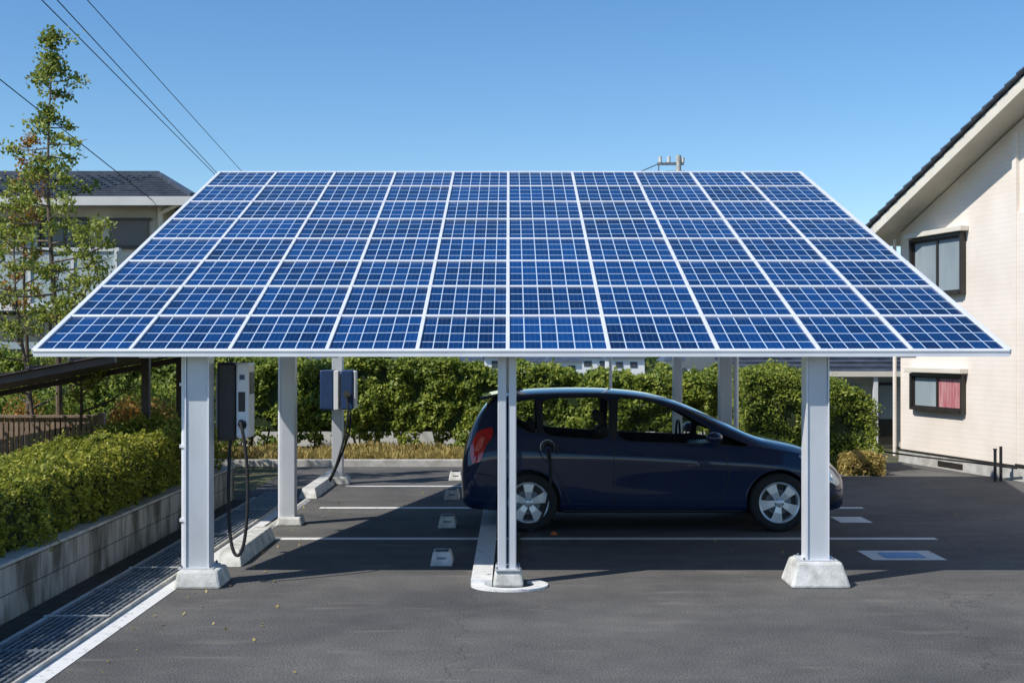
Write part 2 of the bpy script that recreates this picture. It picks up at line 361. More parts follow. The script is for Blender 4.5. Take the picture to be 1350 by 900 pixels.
for t in(.12,.3,.55,.8,.97): w.beam(R(.01,.01,t,-.20),R(.99,.99,t,-.20),.07,.11,up=nrm)
w.obj('roof_rafters',MAT['galv'],cp)
w=MB()
w.beam(R(0,0,-.0025,-.012),R(1,1,-.0025,-.012),.012,.055,up=(0,0,1)); w.obj('front_gutter_lip',MAT['alu'],cp)
w=MB()
for x in(-2.9,-1.45,1.0,3.15): w.box(x-.06,x+.06,10.24,10.34,1.83,1.895)
w.obj('edge_brackets',MAT['galv'],cp)
def roofz(y): return 1.885+(y-10.2)*(4.24-1.885)/6.9
w=MB()
w.box(-2.615,-2.445,10.36,10.52,.13,roofz(10.36)-.04)
w.box(2.38,2.54,10.38,10.54,.19,roofz(10.38)-.04)
w.box(-.115,-.045,10.36,10.50,.12,roofz(10.36)-.04); w.box(-.028,.035,10.38,10.48,.12,roofz(10.38)-.04)
w.box(-2.49,-2.345,13.92,14.08,.08,roofz(13.9)-.2); w.box(2.50,2.65,15.52,15.68,.08,roofz(15.5)-.2)
w.box(-.12,.02,15.52,15.68,.0,roofz(15.5)-.2)
w.box(-2.53,-2.38,18.1,18.26,.1,3.98); w.box(2.27,2.39,18.1,18.26,.1,3.98); w.box(-.1,.05,18.1,18.26,0,3.98)
w.obj('posts',MAT['galv'],cp,bevel=.008)
w=MB()
for (x0,x1,yy,z0,z1) in((-2.615,-2.445,10.36,.13,1.84),(2.38,2.54,10.38,.19,1.84)):
    w.box(x0-.012,x0-.001,yy-.012,yy+.17,z0,z1); w.box(x1+.001,x1+.012,yy-.012,yy+.17,z0,z1)
w.obj('post_flanges',MAT['alu'],cp)
w=MB()
w.box(-2.53,2.45,18.13,18.23,3.98,4.08)
for x in(-2.45,-.02,2.33): w.beam((x,16.3,3.72),(x,18.2,4.03),.08,.09)
w.obj('rear_girder',MAT['galv'],cp)
w=MB()
w.cyl((-2.67,10.5,.02),(-2.67,10.5,1.9),.022); w.cyl((-2.52,14.0,.02),(-2.52,14.0,3.0),.02); w.cyl((2.71,15.6,.02),(2.71,15.6,3.0),.03); w.cyl((1.4,18.3,.0),(1.4,18.3,4.0),.022)
for z in(.5,1.1,1.6): w.box(-2.7,-2.62,10.47,10.53,z,z+.025)
w.obj('downpipes',MAT['alu'],cp,smooth=True)
w=MB()
w.frust(-2.50,10.42,0,.14,.38,.42,.32,.34); w.frust(2.46,10.46,0,.20,.48,.44,.36,.32); w.frust(-.03,10.43,0,.13,.25,.30,.21,.24)
w.frust(-2.40,14.0,0,.09,.28,.3,.24,.26); w.frust(-2.42,18.2,0,.11,.28,.3,.22,.26); w.frust(2.58,15.6,0,.09,.3,.3,.26,.26); w.frust(2.33,18.2,0,.1,.3,.3,.24,.26)
w.obj('post_footings',MAT['concw'],cp,bevel=.02)
w=MB()
for (x,y,z) in((-2.53,10.44,.14),(2.46,10.46,.20),(-.035,10.43,.13)):
    for sx in(-1,1):
        for sy in(-1,1): w.cyl((x+sx*(.115 if abs(x)>1 else .085),y+sy*.115,z),(x+sx*(.115 if abs(x)>1 else .085),y+sy*.115,z+.03),.009,n=6)
w.obj('anchor_bolts',MAT['grate'],cp)
w=MB()
for (x,y,z,q) in((-2.53,10.44,.14,.14),(2.46,10.46,.20,.15),(-.035,10.43,.13,.1)): w.box(x-q,x+q,y-.14,y+.14,z,z+.010)
w.obj('base_plates',MAT['galv'],cp)
kb=empty('concrete_kerb')
w=MB()
def wedge(x0,x1,y0,y1,h): w.raw([(x0,y0,0),(x1,y0,0),(x1,y1,0),(x0,y1,0),(x0+.03,y0+.15,h),(x1-.05,y0+.15,h),(x1-.05,y1,h),(x0+.03,y1,h)],[(0,3,2,1),(4,5,6,7),(0,1,5,4),(1,2,6,5),(2,3,7,6),(3,0,4,7)])
wedge(-2.6,-2.36,11.25,12.9,.13); wedge(-2.62,-2.52,13.0,16.2,.03); wedge(-2.72,-2.48,16.4,19.0,.12)
w.obj('kerb_blocks',MAT['concw'],kb,bevel=.012)

# ------------------------------------------------------------ EV chargers
c1=empty('ev_charger',(-2.28,10.72,1.15))
e=c1
MB().box(-.13,.02,-.20,.10,0,.64).obj('rear_housing',MAT['black'],e,bevel=.02)
MB().box(.022,.125,-.185,.09,.02,.64).obj('front_cover',MAT['whitep'],e,bevel=.022)
MB().box(.1255,.131,-.13,.04,.38,.56).obj('display_panel',MAT['black'],e,bevel=.002)
MB().box(.055,.095,-.192,-.186,.5,.54).obj('status_lamp',MAT['navyp'],e)
MB().box(.045,.10,-.192,-.186,.24,.40).obj('label',MAT['black'],e,bevel=.002)
MB().cyl((.08,-.21,.14),(.08,-.17,.12),.035,.03,16).cyl((.08,-.26,.16),(.08,-.20,.13),.022,.03,12).obj('connector_holster',MAT['black'],e,smooth=True)
MB().box(-.16,-.13,-.1,.05,.1,.54).obj('mounting_plate',MAT['galv'],e)
tube('charging_cable',[(.08,-.27,.16),(.10,-.30,.10),(.14,-.30,-.1),(.15,-.30,-.5),(.12,-.3,-.85),(.06,-.30,-.95),(.0,-.28,-.85),(-.03,-.24,-.5),(-.03,-.2,-.2),(-.03,-.14,.01)],.014,MAT['rubber'],c1,spline='N')
c2=empty('ev_charger',(-2.4,18.0,1.06))
MB().box(-.26,-.07,-.16,.08,0,.55).obj('rear_housing',MAT['navyp'],c2,bevel=.02)
MB().box(.03,.20,-.16,.08,0,.55).obj('second_housing',MAT['navyp'],c2,bevel=.02)
MB().box(-.065,-.0,-.18,.06,.0,.54).box(.201,.235,-.14,.06,.02,.54).obj('front_cover',MAT['whitep'],c2,bevel=.008)
MB().box(-.1,.02,-.1,.08,.1,.5).obj('mounting_plate',MAT['galv'],c2)
MB().cyl((.12,-.22,.22),(.12,-.16,.20),.05,.045,14).obj('connector_holster',MAT['black'],c2,smooth=True)
tube('charging_cable',[(.12,-.24,.2),(.16,-.26,.05),(.12,-.26,-.3),(0,-.25,-.7),(-.08,-.25,-.92),(-.15,-.25,-.98)],.015,MAT['rubber'],c2,spline='N')
tube('charging_cable_loop',[(.16,-.2,.0),(.2,-.24,-.2),(.1,-.24,-.5),(-.02,-.22,-.8),(-.12,-.22,-1.0)],.015,MAT['rubber'],c2,spline='N')

# ------------------------------------------------------------ car
car=empty('parked_car',(-.54,14.25,0))
S=[(0.00,.34,.60,.50,.60,.60,.56,.65,.46,.67),
(0.02,.25,.72,.58,.72,.74,.68,.80,.56,.82),
(0.08,.21,.79,.66,.79,.88,.735,1.00,.60,1.03),
(0.17,.20,.82,.74,.82,.97,.765,1.20,.62,1.24),
(0.29,.19,.835,.78,.835,1.01,.78,1.36,.63,1.41),
(0.50,.18,.845,.80,.845,1.02,.79,1.425,.635,1.48),
(0.9,.17,.85,.79,.85,1.00,.795,1.445,.64,1.51),
(1.5,.17,.855,.77,.855,.965,.795,1.455,.64,1.515),
(2.0,.17,.855,.75,.855,.935,.795,1.41,.64,1.47),
(2.35,.17,.855,.73,.855,.915,.795,1.30,.64,1.37),
(2.7,.17,.855,.71,.855,.90,.79,1.13,.65,1.205),
(3.0,.17,.85,.70,.85,.885,.78,.99,.67,1.05),
(3.2,.17,.85,.69,.85,.865,.77,.915,.67,.96),
(3.5,.17,.84,.66,.83,.82,.75,.87,.62,.905),
(3.75,.18,.81,.60,.80,.75,.73,.80,.58,.83),
(3.92,.18,.75,.52,.74,.66,.67,.71,.54,.73),
(4.03,.19,.66,.44,.64,.55,.59,.59,.48,.60),
(4.08,.25,.54,.38,.54,.45,.49,.47,.42,.48)]
def zs(z): return z if z<.9 else .9+(z-.9)*.95
vs=[];ring=[]
for (x,zb,wd,zsh,wsh,zbe,wbe,zc,wc,zr) in S:
    zc,zr,zbe=zs(zc),zs(zr),zs(zbe)
    half=[(0,zb),(wd*.85,zb),(wd*.975,zb+.05),(wd,(zb+zsh)/2),(wsh,zsh),(wbe+.012,zbe),(wc,zc),(wc*.72,zc+(zr-zc)*.75),(0,zr)]
    if .9<x<3.3: half[3]=(wd-.030,(zb+zsh)/2-.04)
    pts=[(x,-y,z) for y,z in half]+[(x,y,z) for y,z in half[-2:0:-1]]
    ring.append(len(vs)); vs+=pts; K=len(pts)
fs=[];mi=[]
for i in range(len(S)-1):
    for j in range(K):
        a=ring[i]+j;b2=ring[i]+(j+1)%K;c=ring[i+1]+(j+1)%K;d=ring[i+1]+j
        fs.append((a,b2,c,d))
        g=1 if ((9<=i<=11 and j in(6,7,8,9)) or (i in(2,3) and j in (6,7,8,9))) else 0
        mi.append(g)
fs.append(tuple(range(ring[0],ring[0]+K))[::-1]); mi.append(0)
fs.append(tuple(range(ring[-1],ring[-1]+K))); mi.append(0)
me=bpy.data.meshes.new('body0'); me.from_pydata(vs,[],fs)
for p,k in zip(me.polygons,mi): p.material_index=k
bm=bmesh.new(); bm.from_mesh(me); bmesh.ops.recalc_face_normals(bm,faces=bm.faces)
bm.to_mesh(me); bm.free()
b0=link('body0',me,[MAT['paint'],MAT['dglass'],MAT['black']])
ca=me.attributes.new('crease_edge','FLOAT','EDGE')
for e in me.edges:
    a,c=e.vertices
    if abs(a-c)==K and (a%K) in (4,K-4) : ca.data[e.index].value=.75
    if abs(a-c)==K and (a%K) in (5,K-5) : ca.data[e.index].value=.5
    if abs(a-c)==K and (a%K) in (6,K-6) : ca.data[e.index].value=.3
ss=b0.modifiers.new('s','SUBSURF'); ss.levels=3; ss.render_levels=3
def evalmesh(o):
    bpy.context.view_layer.update(); dg=bpy.context.evaluated_depsgraph_get(); return bpy.data.meshes.new_from_object(o.evaluated_get(dg))
outer=evalmesh(b0)
bvh=BVHTree.FromPolygons([v.co.copy() for v in outer.vertices],[tuple(p.vertices) for p in outer.polygons])
def proj(x,z,side=-1,off=.004):
    h=bvh.ray_cast(Vector((x,3*side,z)),Vector((0,-side,0)))
    if h[0] is None:
        h=bvh.find_nearest(Vector((x,.6*side,z)))
    return h[0]+Vector(h[1])*off*(1 if h[1].dot(Vector((0,side,0)))>-.01 else -1)
def chaikin(p,n=2,k=.2,closed=True):
    for _ in range(n):
        q=[]
        m=len(p)
        for i in range(m if closed else m-1):
            a=p[i];b2=p[(i+1)%m]; q+=[(a[0]+(b2[0]-a[0])*k,a[1]+(b2[1]-a[1])*k),(a[0]+(b2[0]-a[0])*(1-k),a[1]+(b2[1]-a[1])*(1-k))]
        if not closed: q=[p[0]]+q+[p[-1]]
        p=q
    return p
def prism(poly,y0,y1):
    n=len(poly); v=[(x,y0,z) for x,z in poly]+[(x,y1,z) for x,z in poly]
    return v,[tuple(range(n)),tuple(range(n,2*n))[::-1]]+[(i,n+i,n+(i+1)%n,(i+1)%n) for i in range(n)]
wins=[[(.53,1.13),(.57,1.345),(.80,1.38),(.81,1.03),(.74,1.02)],
      [(.86,1.0),(.86,1.385),(1.565,1.395),(1.555,.95)],
      [(1.635,.945),(1.645,1.395),(1.98,1.362),(2.32,1.24),(2.62,1.07),(2.62,.905)],
      [(2.68,.905),(2.68,1.03),(3.03,.895),(2.95,.88)]]
wins=[chaikin(p,2,.11) for p in wins]
sm=b0.modifiers.new('sol','SOLIDIFY'); sm.thickness=.03; sm.offset=-1
cut=MB()
for p in wins: v,f=prism(p,-2,2); cut.raw(v,f)
co=cut.obj('cut',MAT['black'])
cut2=MB()
WR,WF=.71,3.32
for x in(WR,WF):
    for s_ in(-1,1): cut2.cyl((x,s_*.56,.31),(x,s_*1.3,.31),.342,n=56)
co2=cut2.obj('cut2',MAT['black'])
for o in(co,co2):
    bo=b0.modifiers.new('b','BOOLEAN'); bo.object=o; bo.operation='DIFFERENCE'; bo.solver='EXACT'
    bo.material_mode='INDEX'
fin=evalmesh(b0)
for o in(b0,co,co2): bpy.data.objects.remove(o)
body=bpy.data.objects.new('body_shell',fin); COL.objects.link(body); body.parent=car
for p in fin.polygons: p.use_smooth=True
fin.set_sharp_from_angle(angle=math.radians(30))
bm=bmesh.new(); bm.from_mesh(outer)
bm.normal_update()
for v in bm.verts: v.co=v.co-v.normal*.014
dele=[f for f in bm.faces if f.calc_center_median().z<.82 or not(.45<f.calc_center_median().x<3.12) or abs(f.calc_center_median().y)<.55]
bmesh.ops.delete(bm,geom=dele,context='FACES')
gm=bpy.data.meshes.new('side_glass'); bm.to_mesh(gm); bm.free(); gm.materials.clear(); go=link('side_glass',gm,MAT['cglass'],car,smooth=True)
for p in gm.polygons: p.material_index=0
def patch(name,poly,mat,side=-1,off=.004,sub=3):
    bm=bmesh.new(); vv=[bm.verts.new((x,0,z)) for x,z in poly]; bm.faces.new(vv)
    bmesh.ops.triangulate(bm,faces=bm.faces)
    for _ in range(sub): bmesh.ops.subdivide_edges(bm,edges=[e for e in bm.edges if e.calc_length()>.03],cuts=1,use_grid_fill=True); bmesh.ops.triangulate(bm,faces=bm.faces)
    for v in bm.verts: v.co=proj(v.co.x,v.co.z,side,off)
    bmesh.ops.recalc_face_normals(bm,faces=bm.faces)
    me=bpy.data.meshes.new(name); bm.to_mesh(me); bm.free(); return link(name,me,mat,car,smooth=True)
def pline(name,pts,r,mat,side=-1,off=.0,closed=False,step=.03):
    out=[]
    m=len(pts)
    for i in range(m if closed else m-1):
        a=pts[i];b2=pts[(i+1)%m]; k=max(1,int(math.hypot(b2[0]-a[0],b2[1]-a[1])/step))
        for t in range(k): out.append(proj(a[0]+(b2[0]-a[0])*t/k,a[1]+(b2[1]-a[1])*t/k,side,off))
    if not closed: out.append(proj(*pts[-1],side,off))
    return tube(name,out,r,mat,car,cyclic=closed,res=2)
tail=chaikin([(.12,.70),(.10,.86),(.17,1.03),(.33,1.09),(.35,1.01),(.26,.88),(.22,.73)],2,.2)
tail_in=chaikin([(.15,.84),(.17,.90),(.21,.97),(.26,.99),(.23,.88),(.19,.83)],2,.2)
head=chaikin([(3.50,.80),(3.70,.765),(3.88,.65),(3.99,.51),(3.96,.46),(3.84,.52),(3.68,.66)],2,.2)
head_in=chaikin([(3.72,.71),(3.80,.675),(3.91,.56),(3.86,.55),(3.76,.63)],2,.2)
for sd in(-1,1):
    for i,p in enumerate(wins): pline('window_seal',p,.006,MAT['black'],sd,0,True)
    patch('tail_light',tail,MAT['red'],sd,.008); patch('tail_light_reflector',tail_in,MAT['redl'],sd,.013)
    patch('headlight',head,MAT['lens'],sd,.006); patch('headlight_bulb',head_in,MAT['chrome'],sd,.010)
    patch('fog_lamp_recess',chaikin([(3.80,.27),(3.97,.29),(3.98,.38),(3.86,.37)],1,.2),MAT['black'],sd,.004)
    patch('b_pillar_trim',[(1.572,.95),(1.628,.95),(1.635,1.375),(1.577,1.375)],MAT['black'],sd,.004)
    patch('c_pillar_trim',[(.818,1.02),(.855,1.01),(.855,1.36),(.815,1.355)],MAT['black'],sd,.003)
    for nm,pl in(('door_seam_front',chaikin([(2.66,.89),(2.78,.80),(2.80,.5),(2.68,.26),(2.4,.235)],2,.25,False)),('door_seam_middle',[(1.6,.95),(1.6,.24)]),
        ('door_seam_rear',chaikin([(.83,1.0),(.80,.82),(.98,.66),(1.10,.42),(1.15,.25)],2,.25,False)),('door_seam_sill',[(1.15,.245),(2.45,.235)]),('bumper_seam',[(.10,.62),(.36,.58)]),('front_bumper_seam',[(3.62,.58),(3.80,.62)])):
        pline(nm,pl,.005,MAT['black'],sd,-.001)
    pline('sill_trim',[(1.08,.205),(2.94,.205)],.022,MAT['black'],sd,-.008)
    for hx,hz in((1.76,.80),(1.06,.83)):
        p=proj(hx,hz,sd,.02); 
        MB().box(hx,hx+.17,p.y-.012,p.y+.012,hz,hz+.026).obj('door_handle',MAT['chrome'] if False else MAT['paint'],car,bevel=.011,seg=3)
    bm=bmesh.new(); bmesh.ops.create_uvsphere(bm,u_segments=20,v_segments=12,radius=1)
    for v in bm.verts:
        v.co=Vector((2.62+v.co.x*.075*(1 if v.co.x<0 else 1.3),sd*.93+v.co.y*.10,.985+v.co.z*.060))
    mm=bpy.data.meshes.new('mirror'); bm.to_mesh(mm); bm.free(); link('wing_mirror',mm,MAT['paint'],car,smooth=True)
    MB().beam((2.65,sd*.78,.93),(2.64,sd*.9,.965),.06,.03).obj('mirror_stalk',MAT['black'],car)
    for x in(WR,WF):
        pts=[]
        for k in range(33):
            t=math.pi*(-.06+1.12*k/32); 
            px_,pz=x+.342*math.cos(t),.31+.342*math.sin(t)
            if pz>.22: pts.append(proj(px_,max(pz,.24),sd,-.004))
        tube('wheel_arch_lip',pts,.010,MAT['paint'],car,res=2)
        v=[];f=[]
        for k in range(25):
            t=math.pi*(-.1+1.2*k/24)
            for yy in(.80,.5): v.append((x+.347*math.cos(t),sd*yy,.31+.347*math.sin(t)))
        for k in range(24): f.append((2*k,2*k+1,2*k+3,2*k+2))
        MB().raw(v,f).obj('wheel_well_liner',MAT['black'],car)
        wh=empty('wheel',(x,sd*.76,.305)); wh.parent=car
        if sd==1: wh.rotation_euler=(0,0,math.pi)
        v,f=lathe_y([(.205,-.075),(.215,-.092),(.25,-.098),(.285,-.090),(.300,-.072),(.305,-.04),(.305,.04),(.300,.072),(.28,.09),(.21,.09),(.205,.07)],56)
        MB().raw(v,f).obj('tyre',MAT['rubber'],wh,smooth=True)
        v,f=lathe_y([(.208,-.082),(.214,-.090),(.208,-.094),(.196,-.088),(.188,-.070),(.184,-.02),(.184,.06)],56)
        MB().raw(v,f).obj('rim_barrel',MAT['rim'],wh,smooth=True)
        v,f=lathe_y([(.0,-.02),(.185,-.02)],32); MB().raw(v,f).obj('brake_backing',MAT['black'],wh)
        v,f=lathe_y([(.0,-.032),(.13,-.032),(.13,-.022)],32); MB().raw(v,f).obj('brake_disc',MAT['grate'],wh)
        sp=MB()
        for k in range(5):
            a=2*math.pi*k/5+.3+(.5 if x==WF else 0)
            ca_,sa=math.cos(a),math.sin(a); ta,tb=-sa,ca_
            q=[]
            for rr,hw,yf in((.035,.030,-.078),(.11,.042,-.086),(.196,.064,-.084)):
                for sg in(-1,1):
                    q.append((rr*ca_+sg*hw*ta,yf,rr*sa+sg*hw*tb)); q.append((rr*ca_+sg*hw*ta*.85,yf+.03,rr*sa+sg*hw*tb*.85))
            fl=[]
            for i0 in(0,4): fl+=[(i0,i0+2,i0+6,i0+4),(i0+1,i0+5,i0+7,i0+3),(i0,i0+4,i0+5,i0+1),(i0+2,i0+3,i0+7,i0+6)]
            fl+=[(0,1,3,2),(8,10,11,9)]
            sp.raw(q,fl)
        sp.obj('spokes',MAT['rim'],wh,bevel=.006)
        v,f=lathe_y([(0,-.095),(.026,-.094),(.034,-.088),(.05,-.080),(.052,-.04)],28); MB().raw(v,f).obj('hub_cap',MAT['rim'],wh,smooth=True)
        w=MB()
        for k in range(5):
            a=2*math.pi*k/5+.3+math.pi/5; w.cyl((.042*math.cos(a),-.088,.042*math.sin(a)),(.042*math.cos(a),-.07,.042*math.sin(a)),.007,n=6)
        w.obj('wheel_nuts',MAT['black'],wh)
MB().box(.25,3.85,-.54,.54,.20,.52).obj('underbody',MAT['black'],car)
MB().box(1.15,2.9,-.76,.76,.24,.33).obj('cabin_floor',MAT['black'],car)
w=MB()
for y in(-.36,.36):
    w.box(1.62,2.12,y-.24,y+.24,.5,.66); w.beam((1.66,y,.6),(1.52,y,1.04),.42,.11,up=(1,0,0)); w.beam((1.51,y,1.08),(1.48,y,1.22),.20,.08,up=(1,0,0))
w.box(.85,1.3,-.62,.62,.5,.68); w.beam((.88,0,.62),(.76,0,.98),1.2,.12,up=(1,0,0))
for y in(-.38,.38): w.beam((.76,y,1.0),(.74,y,1.13),.2,.07,up=(1,0,0))
w.obj('seats',MAT['seat'],car,bevel=.04,seg=3)
MB().box(2.55,3.02,-.68,.68,.60,.86).obj('dashboard',MAT['black'],car,bevel=.05)
v,f=lathe_y([(.17,-.012),(.185,0),(.17,.012),(.158,0),(.17,-.012)],28)
so=MB().raw(v,f).obj('steering_wheel',MAT['black'],car,smooth=True); so.location=(2.42,.36,.93); so.rotation_euler=(0,0,math.radians(90)); 
MB().box(.0,.03,-.26,.26,.42,.54).obj('rear_number_plate',MAT['whitep'],car)
MB().box(4.07,4.09,-.16,.16,.30,.40).obj('front_number_plate',MAT['whitep'],car)
MB().box(3.98,4.06,-.44,.44,.20,.27).obj('front_air_dam',MAT['black'],car,bevel=.02)
MB().box(.55,.66,-.012,.012,1.42,1.47).obj('roof_antenna_base',MAT['black'],car,bevel=.005)
MB().beam((.20,0,1.375),(.42,0,1.420),1.14,.03).obj('rear_spoiler',MAT['paint'],car,bevel=.012)
pp=proj(.91,.885,-1,0)
cpo=empty('charging_plug',(0,0,0)); cpo.parent=car
v,f=lathe_y([(0,-.008),(.060,-.008),(.072,-.002),(.072,.01)],28)
MB().raw([(x+.91,y+pp.y,z+.88) for x,y,z in v],f).obj('port_rim',MAT['black'],cpo,smooth=True)
v,f=lathe_y([(.072,-.010),(.080,-.006),(.080,.01)],28)
MB().raw([(x+.91,y+pp.y,z+.88) for x,y,z in v],f).obj('port_ring',MAT['galv'],cpo,smooth=True)
MB().box(1.0,1.012,pp.y-.11,pp.y-.008,.82,.94).obj('port_flap',MAT['paint'],cpo,bevel=.005)
MB().cyl((.91,pp.y-.01,.88),(.91,pp.y-.10,.865),.045,.038,18).cyl((.91,pp.y-.08,.87),(.93,pp.y-.16,.76),.024,.02,12).obj('plug_body',MAT['black'],cpo,smooth=True)
MB().cyl((.91,pp.y-.1,.865),(.91,pp.y-.105,.864),.03,.03,18).obj('plug_ring',MAT['navyp'],cpo)
tube('plug_cable',[(.93,pp.y-.155,.77),(.95,pp.y-.18,.66),(.93,pp.y-.22,.45),(.86,pp.y-.25,.2),(.76,pp.y-.27,.05),(.65,pp.y-.3,.02),(.58,pp.y-.6,.018),(.6,pp.y-1.4,.018),(.55,pp.y-2.2,.02),(.53,pp.y-2.8,.03),(.52,pp.y-2.85,.15)],.015,MAT['rubber'],cpo,spline='N')
MB().frust(.97,-1.02,0,.03,.07,.05,.03,.02).obj('cable_clip',MAT['orange'],cpo)

# ------------------------------------------------------------ left retaining wall, drain
rw=empty('retaining_wall')
MB().box(-3.66,-3.51,3,16.3,-.02,.40).obj('block_courses',MAT['block'],rw)
MB().box(-3.68,-3.495,3,16.3,.40,.425).obj('coping',MAT['conc'],rw,bevel=.005)
MB().box(-5.2,-3.67,3,16.3,-.02,.36).obj('planter_soil',MAT['dirt'],rw)
dr=empty('drain_channel')
MB().raw([(-3.509,3,.004),(-3.0,3,.004),(-3.0,16.3,.004),(-3.509,16.3,.004)],[(0,1,2,3)]).obj('channel_bed',MAT['dirt'],dr)
w=MB()
y=3
while y<16.2:
    L_=1.0
    for k in range(9):
        x=-3.2+k*.045; w.box(x-.009,x+.009,y+.02,y+L_-.02,.01,.035)
    w.box(-3.23,-2.815,y+.0,y+.018,.008,.037); w.box(-3.23,-2.815,y+L_-.02,y+L_-.003,.008,.037)
    for k in range(1,6): w.box(-3.22,-2.82,y+k*L_/6-.004,y+k*L_/6+.004,.006,.030)
    y+=L_
w.obj('grating',MAT['grate'],dr)
w=MB(); w.box(-2.812,-2.792,3,16.3,0,.03); w.box(-3.27,-3.232,3,16.3,0,.03)
for y in np.arange(3.5,16,2.0): w.box(-3.27,-2.815,y-.5,y-.46,.008,.041)
w.obj('channel_edges',MAT['conc'],dr)

# ------------------------------------------------------------ vegetation
def nz(x,y,z,s): return noise.noise(Vector((x*s,y*s,z*s)))
def hedge(name,x0,x1,y0,y1,zb,ztop,n,size,mat,lump=.10,stems=False,core=True,topbias=1.0,nb=None):
    e=empty(name)
    A=(x1-x0)*(y1-y0)*topbias
    hh=np.mean([ztop(x0+(x1-x0)*t,y0+(y1-y0)*t) for t in(.1,.5,.9)])-zb
    Fr=(x1-x0)*hh; Si=(y1-y0)*hh
    tot=A+Fr+2*Si; P=[]
    while len(P)<n:
        r=random.random()*tot; x=random.uniform(x0,x1); y=random.uniform(y0,y1); dep=abs(random.gauss(0,.05))
        if r<A: z=ztop(x,y)-dep; nd=(0,0,1)
        elif r<A+Fr: 
            y=y0+dep; z=zb+random.random()*(ztop(x,y)-zb); nd=(0,-1,0)
        else:
            sd=1 if random.random()<.5 else 0; x=(x1-dep) if sd else (x0+dep); z=zb+random.random()*(ztop(x,y)-zb); nd=(1 if sd else -1,0,0)
        l=nz(x,y,z,2.2)*lump+nz(x+9,y,z,6)*lump*.55
        ht=ztop(x,y)-z; 
        if nd[2]==0 and ht<.15:
            sh=(.15-ht)*.5; x-=nd[0]*sh; y-=nd[1]*sh
        if nd[2]==1:
            ed=min(x-x0,x1-x,y-y0,y1-y)
            if ed<.15: z-=(.15-ed)*.5
            if random.random()<.04: z+=random.random()*.10
        if stems and z<zb+.50 and nz(x,y*.5,z,3.0)+ (z-zb)*1.0<.17: 
            continue
        P.append((x+nd[0]*l+random.gauss(0,.012),y+nd[1]*l+random.gauss(0,.012),z+nd[2]*l+random.gauss(0,.012)))
    leaves('foliage',P,size,mat,e,nbias=nb)
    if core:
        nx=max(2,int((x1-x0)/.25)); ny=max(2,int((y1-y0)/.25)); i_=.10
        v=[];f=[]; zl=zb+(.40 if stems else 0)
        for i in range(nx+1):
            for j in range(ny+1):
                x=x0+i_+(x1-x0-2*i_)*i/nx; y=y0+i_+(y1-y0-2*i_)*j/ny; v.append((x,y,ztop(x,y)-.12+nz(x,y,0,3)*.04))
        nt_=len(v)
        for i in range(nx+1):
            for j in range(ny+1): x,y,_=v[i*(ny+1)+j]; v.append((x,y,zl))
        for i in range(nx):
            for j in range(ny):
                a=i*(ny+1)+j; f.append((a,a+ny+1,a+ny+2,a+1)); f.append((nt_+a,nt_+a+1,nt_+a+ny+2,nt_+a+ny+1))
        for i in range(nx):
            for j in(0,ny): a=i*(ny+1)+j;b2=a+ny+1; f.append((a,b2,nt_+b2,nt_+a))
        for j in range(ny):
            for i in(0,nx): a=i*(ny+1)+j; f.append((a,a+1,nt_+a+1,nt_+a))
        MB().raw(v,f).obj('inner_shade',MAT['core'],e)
    if stems:
        w=MB()
        x=x0+.2
        while x<x1:
            yy=y0+.12+random.random()*.3
            for k in range(random.choice((1,2,3))): w.cyl((x+random.uniform(-.05,.05),yy,0),(x+random.uniform(-.25,.25),yy+random.uniform(-.1,.15),.8),.022,.012,6)
            x+=random.uniform(.25,.6)
        w.obj('stems',MAT['bark'],e)
    return e
hedge('hedge',-4.75,-3.60,4.5,15.8,.40,lambda x,y:.90+.016*max(0,y-9)+.03*math.sin(y*.9)+.04*math.sin(x*3+1),72000,.044,MAT['leaf_hedge'],lump=.16,nb=(.2,-.5,1.0))
def bt(x,y): return (1.72 if x<-1 else 1.46 if x>0 else 1.72-.26*(x+1))+.05*math.sin(x*2.1)+.04*math.sin(x*.8+1)+nz(x,0,0,1.3)*.14
hedge('hedge',-10,4.6,22.6,23.8,.05,bt,80000,.085,MAT['leaf_back'],lump=.24,stems=True,topbias=.6,nb=(-.4,-1,.8))
hedge('hedge',3.55,5.6,19.9,21.2,.0,lambda x,y:1.58-.06*(x-3.5)-.20*max(0,x-4.4)**1.6,24000,.055,MAT['leaf_back'],lump=.22,nb=(-.4,-1,.8))
hedge('low_shrub',5.0,5.6,19.3,19.8,.0,lambda x,y:.32,3000,.05,MAT['grass_dry'],lump=.1)
P=[]
for _ in range(24000):
    x=random.uniform(-6.2,5.0);y=random.uniform(21.0,23.0); P.append((x,y,.05+random.random()*.16*(1+nz(x,y,0,1.5))))
leaves('dry_grass',P,.11,MAT['grass_dry'],None,aspect=.22,upright=True)
P=[]
for _ in range(90):
    if random.random()<.7: x=-2.6+abs(random.gauss(0,.5)); y=random.uniform(7,16)
    else: x=random.uniform(-2.6,6); y=random.uniform(7.4,20.5)
    P.append((x,y,.012))
leaves('fallen_leaves',P,.038,MAT['grass_dry'],None,aspect=.6,nbias=(0,0,6))
MB().box(-6.4,5.2,20.85,21.0,-.01,.11).obj('concrete_kerb',MAT['conc'],None,bevel=.01)
MB().box(-6.4,5.2,21.0,23.4,-.015,.05).obj('soil_bed',MAT['soil'])
MB().box(-10,4.5,25.2,25.3,0,1.0).obj('boundary_wall',MAT['greyw'])
